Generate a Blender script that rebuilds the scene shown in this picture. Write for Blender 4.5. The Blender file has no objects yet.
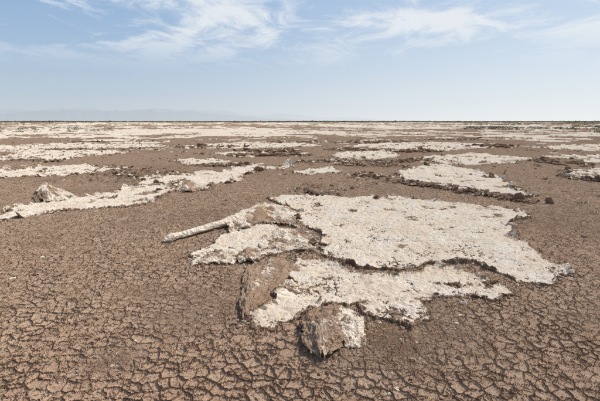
import bpy, math, numpy as np, random
from mathutils import Vector
random.seed(7); rng=np.random.default_rng(7)
H=1.6; F=430.0; PITCH=math.atan(79.5/F)
cp,sp=math.cos(PITCH),math.sin(PITCH)

# ---------------------------------------------------------------- helpers
def pixel_to_ground(u,v,h=0.0):
    """image pixel projected through the camera to a place on the flat (metres)"""
    dx=u-300.0; dv=200.5-v
    x=dx; y=cp*F+sp*dv; z=-sp*F+cp*dv
    t=(H-0.0)/(-z)
    return (x*t,y*t,h)

def _h(ix,iy,seed):
    n=(ix.astype(np.int64)*374761393+iy.astype(np.int64)*668265263+seed*1442695041)&0xffffffff
    n=((n^(n>>13))*1274126177)&0xffffffff
    n=(n^(n>>16))
    return n
def perlin(x,y,seed=0):
    xi=np.floor(x);yi=np.floor(y);xf=x-xi;yf=y-yi
    u=xf*xf*xf*(xf*(xf*6-15)+10);v=yf*yf*yf*(yf*(yf*6-15)+10)
    def g(ox,oy):
        a=_h(xi+ox,yi+oy,seed).astype(np.float64)/4294967296.0*6.2831853
        return np.cos(a)*(xf-ox)+np.sin(a)*(yf-oy)
    n0=g(0,0)*(1-u)+g(1,0)*u; n1=g(0,1)*(1-u)+g(1,1)*u
    return (n0*(1-v)+n1*v)*1.5
def fbm(x,y,octv=4,seed=0,gain=.5):
    s=0;a=1;t=0
    for i in range(octv):
        s=s+a*perlin(x,y,seed+i*17);t+=a;a*=gain;x=x*2.03+11.3;y=y*2.03-7.7
    return s/t
def sstep(a,b,x):
    t=np.clip((x-a)/(b-a),0,1);return t*t*(3-2*t)

def sdf(x,y,poly):
    d=np.full(x.shape,1e18);ins=np.zeros(x.shape,bool);n=len(poly)
    for i in range(n):
        x1,y1=poly[i][:2];x2,y2=poly[(i+1)%n][:2]
        ex,ey=x2-x1,y2-y1;wx,wy=x-x1,y-y1
        t=np.clip((wx*ex+wy*ey)/(ex*ex+ey*ey+1e-12),0,1)
        d=np.minimum(d,(wx-ex*t)**2+(wy-ey*t)**2)
        c=((y1>y)!=(y2>y))&(x<(x2-x1)*(y-y1)/((y2-y1)if abs(y2-y1)>1e-9 else 1e-9)+x1)
        ins^=c
    d=np.sqrt(d);return np.where(ins,d,-d)

def gz(x,y):
    r=np.hypot(x,y)
    z=0.030*fbm(x*.45,y*.45,3,5)
    z=z+0.012*fbm(x*2.6,y*2.6,3,9)*np.clip(14/r,0,1)
    return z

def grid_mesh(name,X,Y,Z,keep=None,attrs=None,mat=None,smooth=True,flip=False):
    nr,nc=X.shape
    idx=np.arange(nr*nc).reshape(nr,nc)
    q=np.stack([idx[:-1,:-1],idx[:-1,1:],idx[1:,1:],idx[1:,:-1]],-1).reshape(-1,4)
    if flip:q=q[:,::-1]
    co=np.stack([X,Y,Z],-1).reshape(-1,3)
    at={k:a.reshape(-1) for k,a in (attrs or {}).items()}
    if keep is not None:
        k=keep.reshape(-1);q=q[k]
        used=np.unique(q);rm=np.full(nr*nc,-1);rm[used]=np.arange(len(used))
        q=rm[q];co=co[used];at={a:b[used] for a,b in at.items()}
    return raw_mesh(name,co,q,at,mat,smooth)
def raw_mesh(name,co,q,at=None,mat=None,smooth=True):
    me=bpy.data.meshes.new(name);k=q.shape[1]
    me.vertices.add(len(co));me.vertices.foreach_set('co',co.astype(np.float32).ravel())
    me.loops.add(q.size);me.loops.foreach_set('vertex_index',q.astype(np.int32).ravel())
    me.polygons.add(len(q));me.polygons.foreach_set('loop_start',(np.arange(len(q))*k).astype(np.int32))
    me.polygons.foreach_set('use_smooth',np.full(len(q),smooth))
    me.update(calc_edges=True)
    for a,b in (at or {}).items():
        A=me.attributes.new(a,'FLOAT','POINT');A.data.foreach_set('value',b.astype(np.float32))
    ob=bpy.data.objects.new(name,me);bpy.context.scene.collection.objects.link(ob)
    if mat:me.materials.append(mat)
    return ob

# ---------------------------------------------------------------- material
class NB:
    def __init__(s,nt,dim='3D'): s.nt=nt;s.n=nt.nodes;s.l=nt.links;s.dim=dim
    def node(s,t,**k):
        n=s.n.new(t)
        for a,b in k.items(): setattr(n,a,b)
        return n
    def put(s,i,v):
        if v is None:return
        if isinstance(v,bpy.types.NodeSocket): s.l.new(v,i)
        else: i.default_value=v
    def m(s,op,a,b=None,c=None,clamp=False):
        n=s.node('ShaderNodeMath',operation=op);n.use_clamp=clamp
        s.put(n.inputs[0],a);s.put(n.inputs[1],b);s.put(n.inputs[2],c);return n.outputs[0]
    def noise(s,vec,scale,detail=4,rough=.55,dist=0):
        n=s.node('ShaderNodeTexNoise',noise_dimensions=s.dim);s.put(n.inputs['Vector'],vec)
        n.inputs['Scale'].default_value=scale;n.inputs['Detail'].default_value=detail
        n.inputs['Roughness'].default_value=rough;n.inputs['Distortion'].default_value=dist
        return n
    def vor(s,vec,scale,feat='DISTANCE_TO_EDGE',rnd=1.0):
        n=s.node('ShaderNodeTexVoronoi',feature=feat,voronoi_dimensions=s.dim)
        s.put(n.inputs['Vector'],vec);n.inputs['Scale'].default_value=scale;n.inputs['Randomness'].default_value=rnd
        return n
    def mr(s,v,a,b,c=0,d=1,smooth=True):
        n=s.node('ShaderNodeMapRange');n.interpolation_type='SMOOTHSTEP' if smooth else 'LINEAR'
        for i,x in zip(range(5),(v,a,b,c,d)): s.put(n.inputs[i],x)
        return n.outputs[0]
    def mix(s,f,a,b):
        n=s.node('ShaderNodeMix',data_type='RGBA');s.put(n.inputs[0],f);s.put(n.inputs[6],a);s.put(n.inputs[7],b);return n.outputs[2]
    def mixf(s,f,a,b):
        n=s.node('ShaderNodeMix',data_type='FLOAT');s.put(n.inputs[0],f);s.put(n.inputs[2],a);s.put(n.inputs[3],b);return n.outputs[0]

def c(r,g,b): return (r,g,b,1)
def earth_material(name,ground=True):
    mt=bpy.data.materials.new(name);mt.use_nodes=True;nt=mt.node_tree;nt.nodes.clear();B=NB(nt,'2D' if ground else '3D')
    tc=B.node('ShaderNodeTexCoord').outputs['Object']
    at=B.node('ShaderNodeAttribute',attribute_name='crust').outputs['Fac']
    rg=B.node('ShaderNodeAttribute',attribute_name='rough').outputs['Fac']
    mid=B.noise(tc,2.2,4,.6).outputs[0];fine=B.noise(tc,28,4,.65).outputs[0];grain=B.noise(tc,150,2,.7).outputs[0]
    n7=B.noise(tc,7,4,.7).outputs[0]
    if ground:
        wn=B.noise(tc,8,2)
        wv=B.node('ShaderNodeVectorMath',operation='MULTIPLY_ADD');B.put(wv.inputs[0],wn.outputs['Color']);wv.inputs[1].default_value=(.06,.06,0);B.put(wv.inputs[2],tc)
        P=wv.outputs[0]
        big=B.noise(tc,.35,4).outputs[0]
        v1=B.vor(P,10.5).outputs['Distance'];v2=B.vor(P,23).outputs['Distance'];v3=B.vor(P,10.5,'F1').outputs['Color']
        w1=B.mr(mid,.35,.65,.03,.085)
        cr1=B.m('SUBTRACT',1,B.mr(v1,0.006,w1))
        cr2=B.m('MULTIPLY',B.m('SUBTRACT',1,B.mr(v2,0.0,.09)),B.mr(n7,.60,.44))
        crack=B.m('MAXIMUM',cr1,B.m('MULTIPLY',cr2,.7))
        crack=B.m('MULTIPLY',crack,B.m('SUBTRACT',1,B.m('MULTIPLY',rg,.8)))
        sep=B.node('ShaderNodeSeparateColor');B.put(sep.inputs[0],v3)
    s=B.mix(B.mr(mid,.3,.7),c(.365,.238,.152),c(.475,.335,.232))
    if ground:
        s=B.mix(B.mr(big,.38,.62),s,c(.41,.27,.18))
        s=B.mix(B.m('MULTIPLY',sep.outputs[0],.40),s,c(.56,.41,.295))
    s=B.mix(B.mr(n7,.48,.36,0,.45),s,c(.24,.148,.093))
    s=B.mix(B.mr(fine,.45,.75,0,.6),s,c(.60,.45,.325))
    s=B.mix(B.mr(grain,.50,.3,0,.6),s,c(.13,.08,.052))
    s=B.mix(B.m('MULTIPLY',rg,.55),s,c(.15,.092,.06))
    if ground: s=B.mix(B.m('MULTIPLY',crack,.9),s,c(.048,.028,.018))  # darker deep soil in cracks, plus occlusion shade painted into the base colour
    k=B.mix(B.mr(mid,.3,.72),c(.72,.595,.455),c(.80,.71,.59))
    k=B.mix(B.mr(fine,.52,.74,0,.4),k,c(.55,.42,.30))
    k=B.mix(B.mr(n7,.56,.74,0,.6),k,c(.47,.34,.235))
    k=B.mix(B.mr(grain,.46,.28,0,.4),k,c(.36,.26,.18))
    if ground:
        kc=B.m('MULTIPLY',B.m('SUBTRACT',1,B.mr(B.vor(P,7).outputs['Distance'],0,.035)),B.mr(mid,.48,.62))
        k=B.mix(B.m('MULTIPLY',kc,.45),k,c(.22,.15,.10))
    e=B.m('ADD',at,B.m('MULTIPLY',B.m('SUBTRACT',fine,.5),.7))
    e=B.m('ADD',e,B.m('MULTIPLY',B.m('SUBTRACT',mid,.5),.5))
    e=B.m('ADD',e,B.m('MULTIPLY',B.m('SUBTRACT',n7,.5),.35))
    f=B.mr(e,.40,.56)
    col=B.mix(f,s,k)
    bs=B.node('ShaderNodeBsdfDiffuse');B.put(bs.inputs['Color'],col);bs.inputs['Roughness'].default_value=.5
    out=B.node('ShaderNodeOutputMaterial');B.l.new(bs.outputs[0],out.inputs[0])
    fr=B.m('MULTIPLY',B.m('SUBTRACT',fine,.5),B.mixf(rg,.012,.045))
    hs=B.m('ADD',fr,B.m('MULTIPLY',grain,.005))
    hs=B.m('ADD',hs,B.m('MULTIPLY',n7,.018))
    if ground:
        hs=B.m('ADD',hs,B.m('MULTIPLY',crack,-.016))
        hs=B.m('ADD',hs,B.m('MULTIPLY',B.mr(v1,0,.3),.002))
        hs=B.m('ADD',hs,B.m('MULTIPLY',sep.outputs[1],.002))
    lum=B.noise(tc,12,3,.6).outputs[0]
    hk=B.m('ADD',B.m('MULTIPLY',lum,.044),B.m('MULTIPLY',fine,.014));hk=B.m('ADD',hk,B.m('MULTIPLY',grain,.004))
    if ground: hk=B.m('ADD',hk,B.m('MULTIPLY',kc,-.006))
    hh=B.m('SUBTRACT',B.mixf(f,hs,hk),B.mixf(f,.009,.022))
    if not ground: hh=B.m('ADD',hh,B.m('MULTIPLY',lum,.05))
    dp=B.node('ShaderNodeDisplacement');B.put(dp.inputs['Height'],hh);dp.inputs['Midlevel'].default_value=0;dp.inputs['Scale'].default_value=1
    B.l.new(dp.outputs[0],out.inputs['Displacement'])
    mt.displacement_method='BOTH' if ground else 'BUMP'
    return mt
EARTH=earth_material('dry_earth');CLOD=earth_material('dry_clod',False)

# ---------------------------------------------------------------- layout of crusts
POLY={
'A':[(270,198),(300,195),(350,198),(400,197),(450,204),(500,207),(532,217),(508,228),(520,240),(547,255),(568,271),(545,287),(520,288),(495,275),(470,264),(440,266),(410,271),(375,267),(345,261),(322,254),(316,244),(326,236),(308,227),(290,219),(300,211),(275,205)],
'B':[(300,257),(330,263),(350,272),(385,277),(415,274),(445,269),(470,271),(495,283),(523,297),(490,297),(455,299),(425,305),(432,317),(405,328),(372,320),(355,303),(320,306),(300,318),(272,332),(243,325),(258,310),(268,296),(285,280),(290,262)],
'C':[(193,258),(215,241),(235,229),(270,226),(300,232),(315,243),(300,252),(275,254),(255,262),(235,257),(215,265),(190,263)],
'D':[(-60,217),(0,212),(20,205),(60,202),(95,195),(130,187),(165,186),(172,191),(140,205),(110,208),(60,210),(30,217),(0,221),(-60,232)],
'E':[(128,179),(170,176),(200,171),(228,172),(238,166),(292,166),(252,172),(237,180),(207,190),(183,191),(172,184),(135,184)],
'F':[(-40,173),(0,170),(40,168),(90,165),(124,168),(100,172),(50,177),(0,179),(-40,182)],
'G':[(-40,156),(0,156),(30,151),(120,150),(132,153),(80,157),(60,161),(20,160),(-40,164)],
'G2':[(-40,147),(0,146),(60,143),(130,144),(175,146),(120,148),(60,149),(0,151),(-40,152)],
'P':[(180,146),(240,142),(300,143),(330,146),(270,148),(210,149)],
'I':[(398,172),(440,164),(470,170),(500,179),(529,196),(520,201),(480,196),(440,188),(402,180)],
'I2':[(420,157),(470,153),(530,158),(515,163),(480,165),(440,163)],
'Q':[(345,146),(400,142),(470,143),(520,146),(470,149),(420,151),(380,149)],
'J':[(562,171),(600,168),(660,172),(660,186),(600,182),(575,179)],
'K':[(540,157),(600,155),(660,157),(660,163),(590,163)],
'K2':[(530,147),(600,144),(660,146),(660,151),(580,151)],
'L':[(335,153),(385,150),(402,156),(370,161),(345,158)],
'M':[(215,153),(250,151),(268,154),(240,158)],
'N':[(285,171),(330,168),(345,172),(310,176)],
'O':[(170,160),(215,158),(235,162),(190,166)],
}
POLYW={k:[pixel_to_ground(*p) for p in v] for k,v in POLY.items()}

def crust_d(x,y,key):
    pr=[math.hypot(p[0],p[1]) for p in POLYW[key]];rm=(min(pr)+max(pr))/2
    a=min(max(.02*rm,.08),.7)
    wx=fbm(x/(a*6),y/(a*6),4,31)*a*2;wy=fbm(x/(a*6),y/(a*6),4,77)*a*2
    d=sdf(x+wx,y+wy,POLYW[key])
    d=d+fbm(x*4.5,y*4.5,4,51,.7)*.13*max(1,rm/10)
    hole=fbm(x*1.6,y*1.6,4,63)
    lim=.48 if rm<8 else (.34 if rm<14 else .24)
    d=np.minimum(d,(lim-hole)*.5)
    return d

def polar(th,dep):
    r=H/np.tan(dep);R,T=np.meshgrid(r,th,indexing='ij');return R*np.sin(T),R*np.cos(T),R

# ---------------------------------------------------------------- ground
deg=math.pi/180
th=np.concatenate([np.arange(-180,-40,4),np.arange(-40,40,.075),np.arange(40,181,4)])*deg
dep=np.concatenate([np.array([85,75,65,58,52,48,45]),np.arange(43,37.5,-.3),np.arange(37.5,2,-.06)])*deg
dep=np.unique(dep)[::-1]
dep=np.concatenate([dep,np.arange(1.97,.2,-.045)*deg,np.array([.18,.15,.12,.09,.06,.04,.025,.015,.008])*deg])
X,Y,R=polar(th,dep)
Z=gz(X,Y)
wx=fbm(X/9,Y/9,3,90)*4;wy=fbm(X/9,Y/9,3,95)*4
m1=fbm((X+wx)/6.0+3,(Y+wy)/5,6,101,.68);m2=fbm((X)/30.0,(Y)/45.0,4,140);m3=fbm(X/110.,Y/150.,3,150)
cov=sstep(12,60,R)
far=m1*np.clip(130/R,.6,1)+m2*.7*sstep(15,80,R)+m3*.6*sstep(60,300,R)
thr=.28-.33*cov
fm=sstep(0,.06,far-thr)*sstep(10,14,R)
fcr=fm*(1-.5*sstep(.0,.4,fbm(X/2.2,Y/2.2,4,155)))
Z=Z+fm*.035*np.clip(R/25,.6,2)
rim=np.exp(-((far-thr-.03)/.03)**2)*np.clip(fbm(X*1.1,Y*1.1,4,160)*2.4,0,1)*sstep(12,20,R)*sstep(140,50,R)
Z=Z+rim*.11
rough=sstep(.12,.4,fbm(X*.55,Y*.55,4,200))*.5
rough=np.maximum(rough,.45*sstep(.05,.4,fbm(X*.2,Y*.12,4,210))*sstep(5,9,R))
for (u,v,rad,a) in [(115,360,.17,1),(395,345,.30,1),(420,300,.3,.8),(270,285,.35,1),(205,215,.5,.5),(45,243,.18,.8),(330,215,.3,.6),(440,330,.35,.6),(560,215,.6,.5),(330,352,.2,1)]:
    sx,sy,_=pixel_to_ground(u,v);q=np.exp(-(((X-sx)**2+(Y-sy)**2)/rad**2))
    rough=np.maximum(rough,a*q)
    Z=Z+.025*a*q*(0.5+fbm(X*8,Y*8,4,220))
rough=np.maximum(rough,rim)
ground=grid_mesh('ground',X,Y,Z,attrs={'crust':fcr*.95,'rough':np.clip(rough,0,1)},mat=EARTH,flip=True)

# ---------------------------------------------------------------- crust sheets
THK={'A':.017,'B':.019,'C':.02,'D':.024,'E':.028}
for key,pw in POLYW.items():
    xs=[p[0] for p in pw];ys=[p[1] for p in pw]
    ths=[math.atan2(x,y) for x,y in zip(xs,ys)];rs=[math.hypot(x,y) for x,y in zip(xs,ys)]
    mg=.25+.02*max(rs)
    st=.05*deg if min(rs)<9 else .06*deg
    t=np.arange(min(ths)-mg/min(rs),max(ths)+mg/min(rs),st*1.1)
    dp=np.arange(math.atan(H/(min(rs)-mg)),math.atan(H/(max(rs)+mg)),-st)
    x,y,r=polar(t,dp)
    d=crust_d(x,y,key);tk=THK.get(key,.04)
    g=gz(x,y)
    ln=fbm(x*1.5,y*1.5,3,300)
    lift=np.clip(ln*2.6,0,1)*np.exp(-np.clip(d,0,9)/.05)*.05*max(1,tk/.03)
    und=.024*fbm(x*2.2,y*2.2,4,330)
    thin=.35+.65*sstep(-.25,.15,fbm(x*2.1,y*2.1,3,340))
    z=np.where(d>0,g+tk*thin*(.5+.5*sstep(0,.03,d))+lift+np.clip(und,-.008,.1)+.010,g-.04)
    cr=sstep(-.03,.08,d)*.95
    cr=cr*(1-.6*sstep(.14,.42,fbm(x*1.9,y*1.9,5,350,.6)))
    k=(d>0);kq=k[:-1,:-1]|k[1:,:-1]|k[:-1,1:]|k[1:,1:]
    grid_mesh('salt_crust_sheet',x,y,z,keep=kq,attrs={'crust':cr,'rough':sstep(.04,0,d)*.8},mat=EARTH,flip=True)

# curled flakes peeling off the sheet edges
def flakes():
    Vs=[];Fs=[];C=[];Ro=[];o=0;m=9
    for key,num,s0 in (('A',150,.07),('B',130,.06),('C',70,.07),('D',110,.10),('E',90,.13),('I',90,.14),('F',60,.16),('J',40,.16)):
        pw=np.array([p[:2] for p in POLYW[key]]);n=len(pw);L=np.linalg.norm(np.roll(pw,-1,0)-pw,axis=1)
        N=60000;i=rng.choice(n,N,p=L/L.sum());t=rng.random(N)[:,None]
        p=pw[i]*(1-t)+pw[(i+1)%n]*t+rng.normal(0,.12,(N,2))
        d=crust_d(p[:,0],p[:,1],key);e=.02
        gx=crust_d(p[:,0]+e,p[:,1],key)-crust_d(p[:,0]-e,p[:,1],key);gy=crust_d(p[:,0],p[:,1]+e,key)-crust_d(p[:,0],p[:,1]-e,key)
        ok=np.where((np.abs(d-.02)<.02)&(np.hypot(gx,gy)>.01)&(fbm(p[:,0]*1.3,p[:,1]*1.3,3,810)>-.08))[0][:num]
        for j in ok:
            g=np.array([gx[j],gy[j]]);g/=np.linalg.norm(g);out=-g
            a=rng.normal(0,.5);out=np.array([out[0]*math.cos(a)-out[1]*math.sin(a),out[0]*math.sin(a)+out[1]*math.cos(a)])
            sd=np.array([-out[1],out[0]])
            w=s0*math.exp(rng.normal(0,.4));l=w*rng.uniform(.45,.9);cu=rng.uniform(.3,1.15);sk=rng.integers(0,9999)
            S,T=np.meshgrid(np.linspace(0,1,m),np.linspace(-1,1,m),indexing='ij')
            e1=.25*fbm(T[0]*1.7+sk,T[0]*0,3,820);ln=l*(S*(1+e1[None])*(1-.35*T**2))
            ang=cu*S*1.2
            rad_=ln*np.cos(ang*.6);zz_=ln*np.sin(ang*.8)
            wd=w*.6*T*(1-.35*S+.2*fbm(S*2+sk,T,2,830))
            base=p[j]+g*.03
            x=base[0]+out[0]*rad_+sd[0]*wd;y=base[1]+out[1]*rad_+sd[1]*wd
            z=gz(x*0+base[0],y*0+base[1])+.012+zz_+.12*w*fbm(S*2+sk,T*2,3,840)
            th_=.004+.06*w
            top=np.stack([x,y,z],-1).reshape(-1,3);bot=top-[0,0,th_]
            idx=np.arange(m*m).reshape(m,m)
            q=np.stack([idx[:-1,:-1],idx[:-1,1:],idx[1:,1:],idx[1:,:-1]],-1).reshape(-1,4)
            ring=list(idx[0])+list(idx[1:,-1])+list(idx[-1,::-1][1:])+list(idx[::-1,0][1:-1])
            sdq=[(ring[(i+1)%len(ring)],ring[i],ring[i]+m*m,ring[(i+1)%len(ring)]+m*m) for i in range(len(ring))]
            Vs+=[top,bot];Fs+=[q+o,q[:,::-1]+m*m+o,np.array(sdq)+o]
            cv=rng.choice([.9,.8,.6,.25]);C.append(np.full(m*m,cv));C.append(np.full(m*m,.1));Ro.append(np.full(m*m,.1));Ro.append(np.full(m*m,.8));o+=2*m*m
    return raw_mesh('curled_crust_flakes',np.concatenate(Vs),np.concatenate(Fs),{'crust':np.concatenate(C),'rough':np.concatenate(Ro)},CLOD)
flakes()

# ---------------------------------------------------------------- curled / upturned crust slabs
def catmull(P,n):
    P=np.array(P,float);m=len(P)
    Q=np.concatenate([[2*P[0]-P[1]],P,[2*P[-1]-P[-2]]])
    out=[]
    for s in np.linspace(0,m-1-1e-9,n):
        i=int(s);t=s-i;a,b,c_,d=Q[i],Q[i+1],Q[i+2],Q[i+3]
        out.append(.5*((2*b)+(-a+c_)*t+(2*a-5*b+4*c_-d)*t*t+(-a+3*b-3*c_+d)*t**3))
    return np.array(out)
def slab(name,ctrl,n=(80,100),thick=.03,crust=.8,seed=1,amp=.03,rag=.12,und=.1,rgh=.15,grad=0):
    """rows of (u,v,height) -> bent, layered crust slab with ragged outline and thickness"""
    rows=[[np.array(pixel_to_ground(u,v,0))+np.array([0,0,h]) for (u,v,h) in r] for r in ctrl]
    A=np.array([catmull(r,n[1]) for r in rows])
    G=np.stack([catmull(A[:,j],n[0]) for j in range(n[1])],1)
    s,t=np.meshgrid(np.linspace(0,1,n[0]),np.linspace(0,1,n[1]),indexing='ij')
    G[...,2]+=gz(G[...,0],G[...,1])
    du=np.gradient(G,axis=0);dv=np.gradient(G,axis=1);N=np.cross(du,dv);N/=np.linalg.norm(N,axis=-1,keepdims=True)+1e-9
    if N[...,2].mean()<0:N=-N
    nn=fbm(s*6+seed,t*6,5,seed,.6)
    ridg=1-np.abs(fbm(s*4+seed*3,t*4,4,seed+9))*4
    st=fbm(s*3+seed,t*3,4,seed+12)*6; terr=(np.floor(st)+sstep(.8,1,st-np.floor(st)))/6
    e=np.minimum(np.minimum(s,1-s),np.minimum(t,1-t))
    keepv=e+fbm(s*5+seed,t*5,5,seed+5,.7)*rag>.015
    top=G+N*(nn*amp+np.clip(ridg,-.5,1)*amp*.4+terr*amp*1.6)[...,None]
    th_=thick*(.6+.8*np.clip(fbm(s*7,t*7,3,seed+40)+.5,0,1))
    bot=G-N*th_[...,None]+N*(fbm(s*9,t*9,4,seed+60)*amp*.9)[...,None]
    nr,nc=s.shape;idx=np.arange(nr*nc).reshape(nr,nc);off=nr*nc
    kq=keepv[:-1,:-1]&keepv[1:,:-1]&keepv[:-1,1:]&keepv[1:,1:]
    q=np.stack([idx[:-1,:-1],idx[:-1,1:],idx[1:,1:],idx[1:,:-1]],-1)[kq]
    faces=[q,q[:,::-1]+off]
    ed={}
    for f in q:
        for a,b in ((f[0],f[1]),(f[1],f[2]),(f[2],f[3]),(f[3],f[0])):
            if (b,a) in ed: del ed[(b,a)]
            else: ed[(a,b)]=1
    side=np.array([(b,a,a+off,b+off) for a,b in ed]) if ed else np.zeros((0,4),int)
    q=np.concatenate(faces+[side])
    co=np.concatenate([top.reshape(-1,3),bot.reshape(-1,3)])
    cr=np.concatenate([(crust*(.75+.9*fbm(s*3,t*3,4,seed+3))+grad*(t-.5)).ravel(),np.full(nr*nc,und)])
    ro=np.concatenate([np.full(nr*nc,rgh),np.full(nr*nc,.8)])
    used=np.unique(q);rm=np.full(len(co),-1);rm[used]=np.arange(len(used))
    return raw_mesh(name,co[used],rm[q],{'crust':cr[used],'rough':ro[used]},CLOD)

# foreground: broken piece of the sheet tipped up; brown broken face, hollow below, pale skin on the right
slab('upturned_mud_flake',[[(309,318,.02),(320,313,.05),(338,311,.06),(356,312,.04)],
     [(302,332,.05),(315,327,.10),(333,325,.11),(358,328,.08)],
     [(302,345,.04),(314,342,.10),(331,343,.10),(352,342,.05)],
     [(313,358,.02),(320,362,.045),(328,361,.04),(338,353,.01)]],n=(130,130),thick=.022,crust=.42,seed=43,amp=.028,rag=.24,rgh=.35,grad=.3)
slab('upturned_mud_flake',[[(304,326,.0),(318,322,.05),(338,320,.07),(352,322,.05)],
     [(305,340,.0),(316,338,.05),(332,338,.06),(348,338,.03)],
     [(311,350,-.02),(318,352,.0),(328,352,.0),(340,348,-.02)]],n=(80,80),thick=.03,crust=.1,seed=5,amp=.05,rag=.12,rgh=.8)
slab('upturned_salt_flake',[[(340,334,.10),(350,331,.12),(364,328,.10)],[(342,343,.07),(353,343,.06),(366,341,.04)],[(345,351,.03),(355,350,.01),(366,347,-.01)]],n=(60,60),thick=.012,crust=.95,seed=8,amp=.014,rag=.22)
slab('upturned_mud_flake',[[(299,334,.0),(305,330,.05),(312,328,.08)],[(301,344,-.01),(308,343,.03),(317,344,.04)],[(307,352,-.01),(314,354,.0),(321,358,-.01)]],n=(50,50),thick=.015,crust=.2,seed=9,amp=.02,rag=.2,rgh=.6)
# brown crumbly bank left of the front sheet
slab('crumbled_mud_bank',[[(248,266,.02),(262,262,.04),(282,262,.05),(302,262,.02)],
     [(242,283,.03),(256,280,.05),(276,279,.05),(298,279,.0)],
     [(240,302,.03),(250,300,.06),(266,298,.04),(284,296,-.01)],
     [(240,324,.01),(246,320,.03),(257,313,.01),(270,308,-.02)]],n=(140,140),thick=.03,crust=.40,seed=12,amp=.026,rag=.16,rgh=.3)
slab('upturned_mud_flake',[[(236,258,.03),(246,255,.08),(260,254,.07)],[(238,264,.02),(248,263,.05),(262,262,.02)]],n=(40,50),thick=.03,crust=.5,seed=15,amp=.03)
# crumpled fold behind the roll
slab('folded_salt_crust',[[(226,220,.02),(248,213,.08),(272,209,.09),(300,212,.02)],
     [(226,227,.06),(248,221,.13),(270,216,.13),(296,219,.05)],
     [(230,235,.01),(250,230,.06),(276,226,.04),(304,228,.0)]],thick=.025,crust=.78,seed=21,amp=.045,rag=.22)
slab('folded_salt_crust',[[(262,236,.02),(285,232,.05),(312,236,.04)],[(258,246,.01),(284,243,.06),(318,246,.02)],[(262,252,.0),(286,252,.01),(316,252,-.01)]],n=(50,70),thick=.025,crust=.65,seed=23,amp=.04,rag=.22)
slab('curled_salt_crust',[[(192,258,.02),(212,254,.06),(236,256,.04)],[(190,266,.0),(214,265,.03),(238,266,.0)]],n=(30,60),thick=.02,crust=.75,seed=25,amp=.025,rag=.2)
# left upturned slabs
slab('upturned_salt_flake',[[(36,192,.06),(45,189,.15),(57,192,.11),(74,196,.05)],
     [(38,197,.05),(47,196,.13),(59,198,.08),(76,200,.02)],[(44,203,.02),(50,203,.05),(62,203,.02),(76,202,-.02)]],thick=.02,crust=.85,seed=31,amp=.03,rag=.26)
slab('upturned_mud_flake',[[(33,198,.02),(38,195,.09),(44,192,.14)],[(35,203,-.02),(41,202,.04),(47,201,.08)]],n=(40,40),thick=.02,crust=.15,seed=32,amp=.03,rag=.2,rgh=.7)
slab('upturned_salt_flake',[[(176,188,.04),(184,186,.14),(196,187,.07),(212,189,.02)],[(178,192,.0),(186,193,.05),(198,192,.02),(210,191,.0)]],n=(40,60),thick=.03,crust=.65,seed=33,amp=.05,rag=.24)
# centre slab
slab('upturned_mud_flake',[[(294,190,.0),(306,188,.13),(320,189,.08),(340,193,.03)],[(296,194,.0),(308,194,.06),(322,196,.03),(342,198,.0)]],n=(50,70),thick=.04,crust=.25,seed=35,amp=.06,rag=.26,rgh=.5)
slab('broken_crust_rim',[[(536,158,.06),(556,160,.12),(584,162,.06)],[(538,162,.0),(558,165,.03),(586,167,.0)]],n=(30,60),thick=.04,crust=.3,seed=39,amp=.07,rag=.3,rgh=.5)

# rolled crust tube
def roll(name,path,rad,seed,crust=.85):
    P=catmull([np.array(pixel_to_ground(u,v))+np.array([0,0,h]) for u,v,h in path],180)
    Rr=np.interp(np.linspace(0,1,180),np.linspace(0,1,len(rad)),rad)
    T=np.gradient(P,axis=0);T/=np.linalg.norm(T,axis=1,keepdims=True)
    S=np.cross(T,[0,0,1]);S/=np.linalg.norm(S,axis=1,keepdims=True);U=np.cross(S,T)
    n=56;a=np.linspace(0,2*np.pi,n,endpoint=False)
    s=np.linspace(0,1,180)[:,None]*np.ones(n);aa=np.ones((180,1))*a
    nz=fbm(s*9+seed,np.cos(aa)*1.3+np.sin(aa)*.7,4,seed,.6)+.35*fbm(s*30,np.sin(aa)*2+np.cos(aa),3,seed+5)
    sp_=1-.35*np.exp(-((aa-2.2-.5*fbm(s*3,s*0,2,8))/.2)**2)
    rr=Rr[:,None]*(1+.42*nz)*sp_
    V=P[:,None]+S[:,None]*(np.cos(aa)*rr)[...,None]+U[:,None]*(np.sin(aa)*rr*.8)[...,None]
    V[...,2]+=gz(V[...,0],V[...,1])
    idx=np.arange(180*n).reshape(180,n);nx=np.roll(idx,-1,axis=1)
    q=np.stack([idx[:-1],nx[:-1],nx[1:],idx[1:]],-1).reshape(-1,4)
    return raw_mesh(name,V.reshape(-1,3),q,{'crust':(crust*(.85+.45*fbm(s*5,aa/3,3,seed+2))).ravel(),'rough':np.full(180*n,.1)},CLOD)
roll('rolled_salt_crust',[(164,243,.03),(172,240,.05),(190,236,.06),(215,230,.07),(240,223,.09),(258,218,.10),(276,215,.06)],[.004,.064,.045,.052,.056,.066,.07,.06,.01],4,.82)

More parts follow.
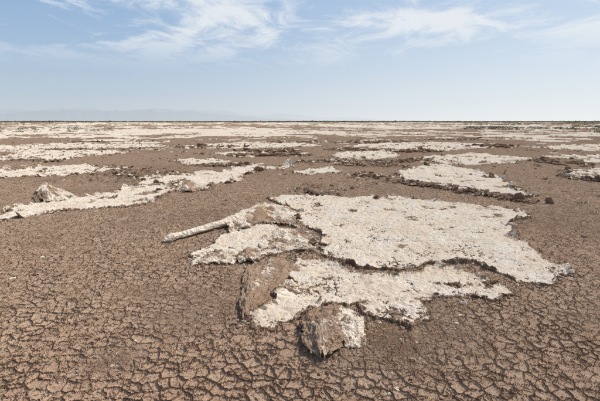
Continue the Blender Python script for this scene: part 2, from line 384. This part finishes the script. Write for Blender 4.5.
# ---------------------------------------------------------------- clods and debris
import bmesh
bm=bmesh.new();bmesh.ops.create_icosphere(bm,subdivisions=2,radius=1);bm.verts.ensure_lookup_table()
IV=np.array([v.co[:] for v in bm.verts]);IF=np.array([[v.index for v in f.verts] for f in bm.faces]);bm.free()
VAR=[]
for j in range(120):
    q=IV.copy();rr=1+.9*fbm(q[:,0]*1.3+j*7.3,q[:,1]*1.3+q[:,2]*1.7,3,3);VAR.append(q*rr[:,None])
def clods(name,pts,sizes,crs,flatn=.5):
    P=np.array(pts);G=gz(P[:,0],P[:,1]);Vs=[];Fs=[];C=[];o=0
    for (x,y),s,cv,g in zip(pts,sizes,crs,G):
        q=VAR[rng.integers(0,120)]*np.array([rng.uniform(.7,1.5),rng.uniform(.6,1.2),rng.uniform(.35,.9)*flatn/.5])
        a=rng.uniform(0,6.28);ca,sa=math.cos(a),math.sin(a)
        tl=rng.uniform(-.5,.5);ct,s_t=math.cos(tl),math.sin(tl)
        q=np.stack([q[:,0]*ct-q[:,2]*s_t,q[:,1],q[:,0]*s_t+q[:,2]*ct],1)
        q=np.stack([q[:,0]*ca-q[:,1]*sa,q[:,0]*sa+q[:,1]*ca,q[:,2]],1)*s
        q+= [x,y,g+s*.15]
        Vs.append(q);Fs.append(IF+o);C.append(np.full(len(q),cv));o+=len(q)
    return raw_mesh(name,np.concatenate(Vs),np.concatenate(Fs),{'crust':np.concatenate(C),'rough':np.full(o,.3)},CLOD,smooth=False)
pts=[];sz=[];cc=[]
for i in range(6500):
    r=2.0*math.exp(rng.uniform(0,2.6));a=rng.uniform(-.72,.72)
    x,y=r*math.sin(a),r*math.cos(a)
    if fbm(np.array([x*.8]),np.array([y*.8]),3,400)[0]+rng.uniform(-.25,.25)<.0: continue
    pts.append((x,y));sz.append(min(.0026*math.exp(rng.exponential(.5))*(1+.13*r),.006+.0035*r));cc.append(.15 if rng.random()<.96 else .65)
for k,pw in POLYW.items():
    n=len(pw)
    for i in range(n):
        a=np.array(pw[i][:2]);b=np.array(pw[(i+1)%n][:2]);L=np.linalg.norm(b-a);r=np.linalg.norm(a)
        for j in range(int(min(L*24,46))):
            t=rng.random();p=a+(b-a)*t+rng.normal(0,.05+.006*r,2)
            pts.append(tuple(p));sz.append(min(.0045*math.exp(rng.exponential(.45))*(1+.09*r),.009+.0035*r));cc.append(rng.choice([.15,.15,.3,.65]))
for (u,v,sd,n,s0) in [(115,360,.09,300,.006),(395,345,.18,600,.006),(375,335,.09,240,.007),(440,325,.2,300,.006),(420,310,.15,120,.006),(250,320,.08,60,.009),(325,360,.12,140,.008),(270,288,.15,90,.009),(240,262,.12,80,.009),(45,243,.12,120,.008),(210,215,.4,220,.010),(325,235,.2,120,.009),(318,190,.4,60,.02),(390,270,.5,60,.007),(280,262,.2,100,.008),(520,212,.4,30,.012),(350,258,.3,60,.008),(470,268,.3,60,.008)]:
    sx,sy,_=pixel_to_ground(u,v)
    for j in range(n):
        pts.append((sx+rng.normal(0,sd),sy+rng.normal(0,sd)));sz.append(s0*math.exp(rng.normal(0,.4)));cc.append(rng.choice([.1,.1,.2,.45]))
for (u,v,s) in [(42,257,.02),(214,256,.02)]:
    x,y,_=pixel_to_ground(u,v);pts.append((x,y));sz.append(s);cc.append(.9)
clods('mud_clods',pts,sz,cc)

def heap(items,name):
    P=np.array([i[:2] for i in items]);G=gz(P[:,0],P[:,1]);Vs=[];Fs=[];C=[];o=0
    for (x,y,s,cv),g in zip(items,G):
        m=rng.integers(6,11);an=np.sort(rng.uniform(0,6.28,m));rd=s*rng.uniform(.5,1.3,m)
        top=np.stack([np.cos(an)*rd,np.sin(an)*rd*.7,rng.normal(0,.1,m)*s],1)
        th_=s*rng.uniform(.1,.25)
        ring=np.concatenate([top,top*[.93,.93,1]-[0,0,th_]])
        ctr=np.array([[0,0,s*.08],[0,0,-th_]])
        q=np.concatenate([ring,ctr])
        tl=rng.normal(0,.5);ct,st_=math.cos(tl),math.sin(tl)
        q=np.stack([q[:,0],q[:,1]*ct-q[:,2]*st_,q[:,1]*st_+q[:,2]*ct],1)
        a=rng.uniform(0,6.28);ca,sa=math.cos(a),math.sin(a)
        q=np.stack([q[:,0]*ca-q[:,1]*sa,q[:,0]*sa+q[:,1]*ca,q[:,2]],1)
        q+=[x,y,g+s*.18+.03]
        f=[]
        for i in range(m):
            j=(i+1)%m
            f+=[(2*m,i,j),(2*m+1,m+j,m+i),(i,m+i,m+j),(i,m+j,j)]
        Vs.append(q);Fs.append(np.array(f)+o);C.append(np.concatenate([np.full(m,cv),np.full(m,.1),[cv,.1]]));o+=len(q)
    return raw_mesh(name,np.concatenate(Vs),np.concatenate(Fs),{'crust':np.concatenate(C),'rough':np.full(o,.8)},CLOD,smooth=False)
it=[]
def line(u1,v1,u2,v2,n,s,dark=.7):
    a=np.array(pixel_to_ground(u1,v1)[:2]);b=np.array(pixel_to_ground(u2,v2)[:2])
    for i in range(int(n*3)):
        t=rng.random();p=a+(b-a)*t;r=np.linalg.norm(p);p=p+rng.normal(0,.014*r,2)*[1,1.1]
        it.append((p[0],p[1],.68*s*math.exp(rng.normal(0,.4)),.15 if rng.random()<dark else .85))
line(238,156,300,155,130,.17,.88);line(245,152,290,151,70,.18,.9)
line(115,174,135,177,26,.10);line(205,166,250,165,60,.10);line(395,182,460,189,100,.085,.85);line(460,190,528,202,100,.08,.85)
line(360,174,380,178,30,.09);line(330,150,375,150,50,.14);line(395,152,430,151,60,.17,.85);line(480,146,505,147,50,.22,.85)
line(540,161,585,165,80,.15,.9);line(570,177,600,181,40,.09);line(0,158,60,162,40,.11);line(40,150,130,150,50,.12)
line(100,166,130,170,25,.09);line(155,172,180,174,20,.09);line(300,163,345,161,40,.1);line(380,163,430,160,50,.11,.85)
line(180,148,240,147,50,.16);line(340,143,400,142,60,.2);line(430,140,480,140,40,.2);line(270,143,320,142,40,.18);line(296,189,335,195,22,.06)
line(340,165,390,166,60,.09);line(70,143,160,142,50,.16);line(350,158,420,170,60,.08)
RR=10*np.exp(rng.uniform(0,2.4,12000));AA=rng.uniform(-.72,.72,12000);xx,yy=RR*np.sin(AA),RR*np.cos(AA)
ok=fbm(xx/3.5,yy/3,4,500)+rng.normal(0,.05,12000)>.22
for r,x,y in zip(RR[ok],xx[ok],yy[ok]):
    it.append((x,y,.038*(r/18)**.6*math.exp(rng.normal(0,.4)),.15 if rng.random()<.78 else .8))
heap(it,'broken_crust_ridge')

# ---------------------------------------------------------------- vegetation at the horizon
def leafmat():
    mt=bpy.data.materials.new('scrub_leaves');mt.use_nodes=True;B=NB(mt.node_tree);bs=mt.node_tree.nodes['Principled BSDF']
    tc=B.node('ShaderNodeTexCoord').outputs['Object'];n=B.noise(tc,.6,3).outputs[0]
    B.put(bs.inputs['Base Color'],B.mix(B.mr(n,.35,.65),c(.07,.08,.042),c(.15,.14,.085)));bs.inputs['Roughness'].default_value=.9
    return mt
LEAF=leafmat()
def scrub(name,items,leaves=26):
    V=[]
    for x,y,w,h in items:
        n=leaves
        a=rng.uniform(0,6.28,n);rr=np.sqrt(rng.random(n))*w;zz=rng.random(n)**.8*h*(1-.6*(rr/w)**2)
        ctr=np.stack([x+np.cos(a)*rr,y+np.sin(a)*rr,zz],1)
        s=.16*w+.1*h
        tri=rng.normal(0,1,(n,3,3))*s*.8*np.array([1,1,.6]);V.append((ctr[:,None]+tri).reshape(-1,3))
    V=np.concatenate(V);V[:,2]=np.maximum(V[:,2],-.05);return raw_mesh(name,V,np.arange(len(V)).reshape(-1,3),None,LEAF,False)
items=[]
for i in range(3000):
    r=rng.uniform(500,900);a=rng.uniform(-.85,.85)
    k=.5+.5*math.sin(a*9+1)+rng.normal(0,.4)
    items.append((r*math.sin(a),r*math.cos(a),rng.uniform(2,5),max(.5,rng.uniform(.5,1.5)+.5*k)))
for i in range(2600):
    a=rng.uniform(.36,.85) if rng.random()<.8 else rng.uniform(-.85,-.4)
    r=70*math.exp(rng.uniform(0,1.7))
    if fbm(np.array([r*math.sin(a)/25]),np.array([r*math.cos(a)/40]),3,600)[0]<.0: continue
    items.append((r*math.sin(a),r*math.cos(a),rng.uniform(.3,.9),rng.uniform(.2,.5)))
scrub('distant_scrub',items)
tuft=[]
for (u,v) in [(588,208),(596,213),(580,204),(590,150),(570,152),(598,190)]:
    x,y,_=pixel_to_ground(u,v)
    for j in range(7): tuft.append((x+rng.normal(0,.12),y+rng.normal(0,.12),.05,.04))
scrub('grass_tufts',tuft,14)

# hazy mountains: two overlapping ranges
for D,seed,a0,hs,op in ((24000,700,-6,.036,.15),(31000,740,6,.030,.11)):
    mm=bpy.data.materials.new('hazy_rock');mm.use_nodes=True;mm.node_tree.nodes.clear();B=NB(mm.node_tree)
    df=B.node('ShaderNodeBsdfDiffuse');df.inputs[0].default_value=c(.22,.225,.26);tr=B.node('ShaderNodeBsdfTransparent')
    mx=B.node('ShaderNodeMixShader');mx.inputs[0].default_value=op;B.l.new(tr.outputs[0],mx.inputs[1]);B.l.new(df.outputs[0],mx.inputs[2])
    o=B.node('ShaderNodeOutputMaterial');B.l.new(mx.outputs[0],o.inputs[0])
    th2=np.linspace(-60,16,900)*deg
    n=fbm(th2*8,th2*0+.5,5,seed,.5);ridge=.75+.55*n+.08*fbm(th2*60,th2*0+2,3,seed+5)
    env=.25*sstep((a0+10)*deg,(a0)*deg,th2)+.75*sstep((a0+6)*deg,(a0-18)*deg,th2)
    hh=np.clip(ridge,.05,2)*env*D*hs
    XX=np.array([(D+i*2500)*np.sin(th2) for i in (0,1)]);YY=np.array([(D+i*2500)*np.cos(th2) for i in (0,1)])
    ZZ=np.array([hh*0-20,hh-20*(hh<1)])
    grid_mesh('mountains',XX,YY,ZZ,mat=mm)

# ---------------------------------------------------------------- light
EL=50;AZ=62   # azimuth clockwise from +Y
sd=Vector((math.sin(AZ*deg)*math.cos(EL*deg),math.cos(AZ*deg)*math.cos(EL*deg),math.sin(EL*deg)))
L=bpy.data.lights.new('sun','SUN');L.energy=5.0;L.angle=.5*deg;L.color=(1,.95,.88)
lo=bpy.data.objects.new('sun',L);lo.rotation_euler=sd.to_track_quat('Z','Y').to_euler();bpy.context.scene.collection.objects.link(lo)
W=bpy.data.worlds.new('World');bpy.context.scene.world=W;W.use_nodes=True;W.node_tree.nodes.clear();B=NB(W.node_tree)
sk=B.node('ShaderNodeTexSky',sky_type='NISHITA');sk.sun_disc=False;sk.sun_elevation=EL*deg;sk.sun_rotation=AZ*deg
sk.air_density=1.0;sk.dust_density=.6;sk.ozone_density=1.0;sk.altitude=0
tc=B.node('ShaderNodeTexCoord').outputs['Generated']
sx=B.node('ShaderNodeSeparateXYZ');B.put(sx.inputs[0],tc)
up=B.m('MAXIMUM',sx.outputs[2],0)
zz=B.m('ADD',up,.10)
px=B.m('DIVIDE',sx.outputs[0],zz);py=B.m('DIVIDE',sx.outputs[1],zz)
cb=B.node('ShaderNodeCombineXYZ');B.put(cb.inputs[0],px);B.put(cb.inputs[1],py)
mp=B.node('ShaderNodeMapping');B.put(mp.inputs[0],cb.outputs[0]);mp.inputs['Scale'].default_value=(1,.8,1);mp.inputs['Rotation'].default_value=(0,0,-.5);mp.inputs['Location'].default_value=(3.3,1.2,0)
n1=B.noise(mp.outputs[0],2.6,10,.70,.7).outputs[0];n2=B.noise(mp.outputs[0],.9,3,.5).outputs[0]
cl=B.mr(B.m('ADD',n1,B.m('MULTIPLY',B.m('SUBTRACT',n2,.5),.95)),.41,.68)
cl=B.m('MULTIPLY',cl,B.mr(sx.outputs[2],.09,.20))
hz=B.m('POWER',2.718,B.m('MULTIPLY',up,-5.8))
vd=B.node('ShaderNodeVectorMath',operation='DOT_PRODUCT');B.put(vd.inputs[0],tc);vd.inputs[1].default_value=(math.sin(AZ*deg),math.cos(AZ*deg),0)
sunw=B.mr(vd.outputs['Value'],-.1,1.1)
hc=B.mix(sunw,c(6.2,6.75,7.2),c(9.3,9.6,9.6))
zen=B.mix(B.mr(up,.45,.8),c(2.1,4.7,8.6),c(.9,2.0,4.2))
base=B.mix(.6,sk.outputs[0],zen)
base=B.mix(B.m('MULTIPLY',hz,.97),base,hc)
base=B.mix(B.m('MULTIPLY',sunw,B.mr(up,.7,.3,0,.30)),base,hc)
col=B.mix(B.m('MULTIPLY',cl,B.mr(up,.75,.4,.3,.85)),base,c(8.8,9.1,9.4))
bg=B.node('ShaderNodeBackground');B.put(bg.inputs[0],col);bg.inputs[1].default_value=.095
o=B.node('ShaderNodeOutputWorld');B.l.new(bg.outputs[0],o.inputs[0])

# ---------------------------------------------------------------- camera
cam=bpy.data.cameras.new('camera');co=bpy.data.objects.new('camera',cam);bpy.context.scene.collection.objects.link(co)
co.location=(0,0,H);co.rotation_euler=(math.pi/2-PITCH,0,0);cam.sensor_width=36;cam.lens=36*F/600;cam.clip_start=.05;cam.clip_end=90000
sc=bpy.context.scene;sc.camera=co;sc.view_settings.view_transform='Standard';sc.view_settings.look='None';sc.view_settings.exposure=0
